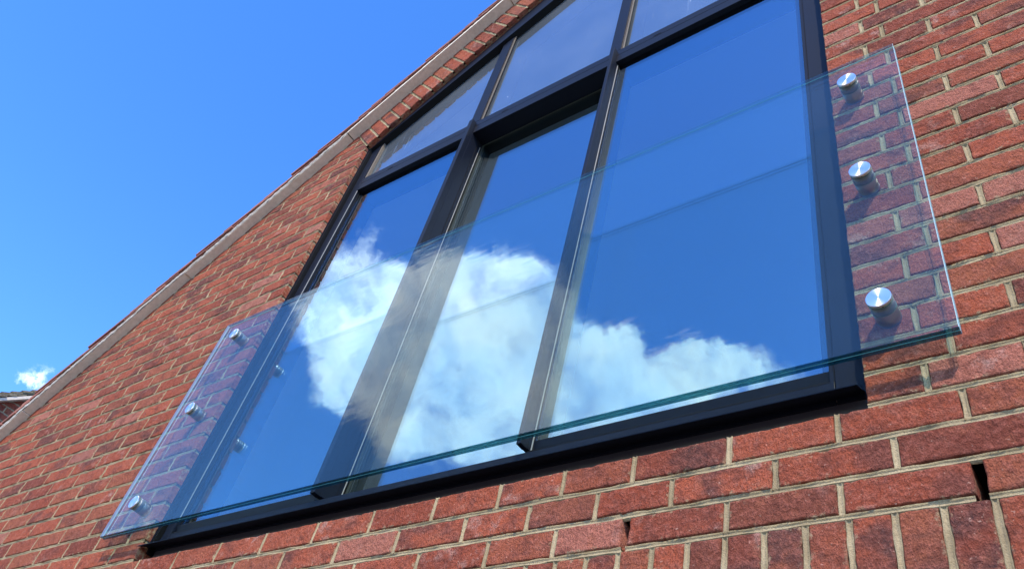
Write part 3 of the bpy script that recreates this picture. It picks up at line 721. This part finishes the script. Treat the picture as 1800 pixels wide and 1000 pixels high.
# interlayer shows only at the edges
b = MB(); yi0, yi1 = YB0+lit+0.0001, YB1-lit-0.0001
for (x0, x1, z0, z1) in ((GX0+0.0005, GX1-0.0005, GZ0+0.0005, GZ0+0.0012), (GX0+0.0005, GX1-0.0005, GZ1-0.0012, GZ1-0.0005), (GX0+0.0005, GX0+0.0012, GZ0+.0012, GZ1-.0012), (GX1-0.0012, GX1-0.0005, GZ0+.0012, GZ1-.0012)):
    b.box(x0, x1, yi0, yi1, z0, z1)
bpart(b, 'interlayer', inter_m)
def cyl(r, y0, y1, seg=56, cham=0.0008):
    b = MB(); rings = [(r-cham, y0), (r, y0+cham), (r, y1-cham), (r-cham, y1)]
    vs = [(rr*math.cos(2*math.pi*i/seg), y, rr*math.sin(2*math.pi*i/seg)) for rr, y in rings for i in range(seg)]
    fs = [(q*seg+i, q*seg+(i+1) % seg, (q+1)*seg+(i+1) % seg, (q+1)*seg+i) for q in range(3) for i in range(seg)]
    b.add(vs, fs); b.add([(0, y0, 0)]+vs[:seg], [(0, 1+(i+1) % seg, 1+i) for i in range(seg)])
    b.add([(0, y1, 0)]+vs[3*seg:], [(0, 1+i, 1+(i+1) % seg) for i in range(seg)])
    return b
def smoothish(o):
    for p_ in o.data.polygons: p_.use_smooth = abs(p_.normal.y) < 0.3
M = Mat('nylon_washer'); M.bsdf((0.10, 0.17, 0.14), 0.3); wash_m = M.m
M = Mat('green_bushing'); M.bsdf((0.15, 0.1834, 0.22), 0.35); bush_m = M.m
def make_standoff():
    barrel = cyl(0.0245, -0.0352, 0.0).build('standoff', barrel_m); smoothish(barrel)
    cap = cyl(0.0245, -0.0675, -0.0588).build('cap', cap_m, barrel); smoothish(cap)
    for y0, y1 in ((-0.0587, -0.0579), (-0.0362, -0.0353)):
        w_ = cyl(0.0252, y0, y1, cham=0.0002).build('washer', wash_m, barrel); smoothish(w_)
    neck = cyl(0.0243, -0.0578, -0.0363, cham=0.0001).build('bushing', bush_m, barrel); smoothish(neck)
    h = MB(); seg = 14; r = 0.0013; ang = math.radians(-80); cx, cz = 0.0246*math.cos(ang), 0.0246*math.sin(ang)
    nx_, nz_ = math.cos(ang), math.sin(ang)
    vs = [(cx-nz_*r*math.cos(2*math.pi*i/seg), -0.0612+r*math.sin(2*math.pi*i/seg), cz+nx_*r*math.cos(2*math.pi*i/seg)) for i in range(seg)]
    h.add(vs, [tuple(range(seg))]); h.build('screw_hole', gasket_m, cap)
    return barrel
proto = make_standoff()
def copy_tree(o, parent):
    c_ = o.copy(); COL.objects.link(c_); c_.parent = parent
    for ch in o.children: copy_tree(ch, c_)
    return c_
for i, (x, z) in enumerate([(x, z) for x in (-0.2825, -2.848) for z in (0.4243, 0.8465, 1.2440)]):
    o = proto if i == 0 else copy_tree(proto, None)
    o.parent = bal; o.location = (x-bal.location.x, 0, z-bal.location.z)
    o.rotation_euler = (0, random.uniform(-0.3, 0.3), 0)
    o['group'] = 'steel standoffs holding the glass'

# ------------------------------------------------------------------ neighbouring house, far left
NX = -9.0
nb = thing('brick_house', 'neighbouring brick gable with mossy olive tiles beyond the lower left roof edge', 'house', (NX-2, 3, GROUND))
def nz_(y): return 3.21+0.87*(y-0.78)
def npart(m, name, mats, parent=nb, **k):
    o = m.build(name, mats, None, **k); o.parent = parent
    o.matrix_parent_inverse = Matrix.Translation(-(Vector(nb.location))); return o
BRN = Bricks(); MO = MB()
y0w, ytop = -1.6, 3.2
def frn(u, y, n): return [NX-y*1.0, u, n]
for k in range(-32, 75):
    z0, z1 = k*C+J, (k+1)*C-J
    y = y0w+(0.11 if k % 2 else 0)
    while y < ytop:
        if z0 < nz_(y+0.22):
            BRN.add(y+J, y+0.225-J, z0, z1, 3, 2, 0.014, lambda u, yy, n: [NX-yy, u, min(n, nz_(u))], None, rnd_tone())
        y += 0.225
MO.add([(NX-0.004, y0w, GROUND), (NX-0.004, ytop, GROUND), (NX-0.004, ytop, nz_(ytop)), (NX-0.004, y0w, nz_(y0w))], [(0, 1, 2, 3)], 0)
MO.add([(NX-0.1, y0w, GROUND), (NX-0.1, 2*ytop-y0w, GROUND), (NX-0.1, 2*ytop-y0w, nz_(y0w)), (NX-0.1, ytop, nz_(ytop)), (NX-0.1, y0w, nz_(y0w))], [(0, 1, 2, 3, 4)], 1)
w2 = BRN.build('wall', [brick, mortar, cavity], MO); w2.parent = nb; w2.matrix_parent_inverse = Matrix.Translation(-Vector(nb.location))
b = MB(); tn = math.atan(0.87); c2, s2 = math.cos(tn), math.sin(tn)
def nslope(mbx, u0, u1, x0, x1, n0, n1, skew=0.0, mir=False):
    vs = []
    for uu in (u0, u1):
        for x in (x0, x1):
            for nn in (n0+(skew if uu == u0 else 0), n1+(skew if uu == u0 else 0)):
                y, z = 0.78+uu*c2-nn*s2, 3.21+uu*s2+nn*c2
                if mir: y = 2*ytop-y
                vs.append((x, y, z))
    mbx.add(vs, [(0, 1, 3, 2), (4, 6, 7, 5), (0, 4, 5, 1), (2, 3, 7, 6), (0, 2, 6, 4), (1, 5, 7, 3)])
for i in range(-28, 36):
    for mir in (False, True):
        j = rnd.uniform(-0.012, 0.012)
        nslope(b, i*0.1, i*0.1+0.24, NX-3, NX+0.10+j, 0.03, 0.05, 0.04, mir)
rf2 = npart(b, 'roof', tile2_m)
b = MB(); nslope(b, -2.8, 3.7, NX-0.05, NX+0.09, 0.0, 0.03); nslope(b, -2.8, 3.7, NX-0.05, NX+0.09, 0.0, 0.03, 0, True)
npart(b, 'verge_board', board_m)
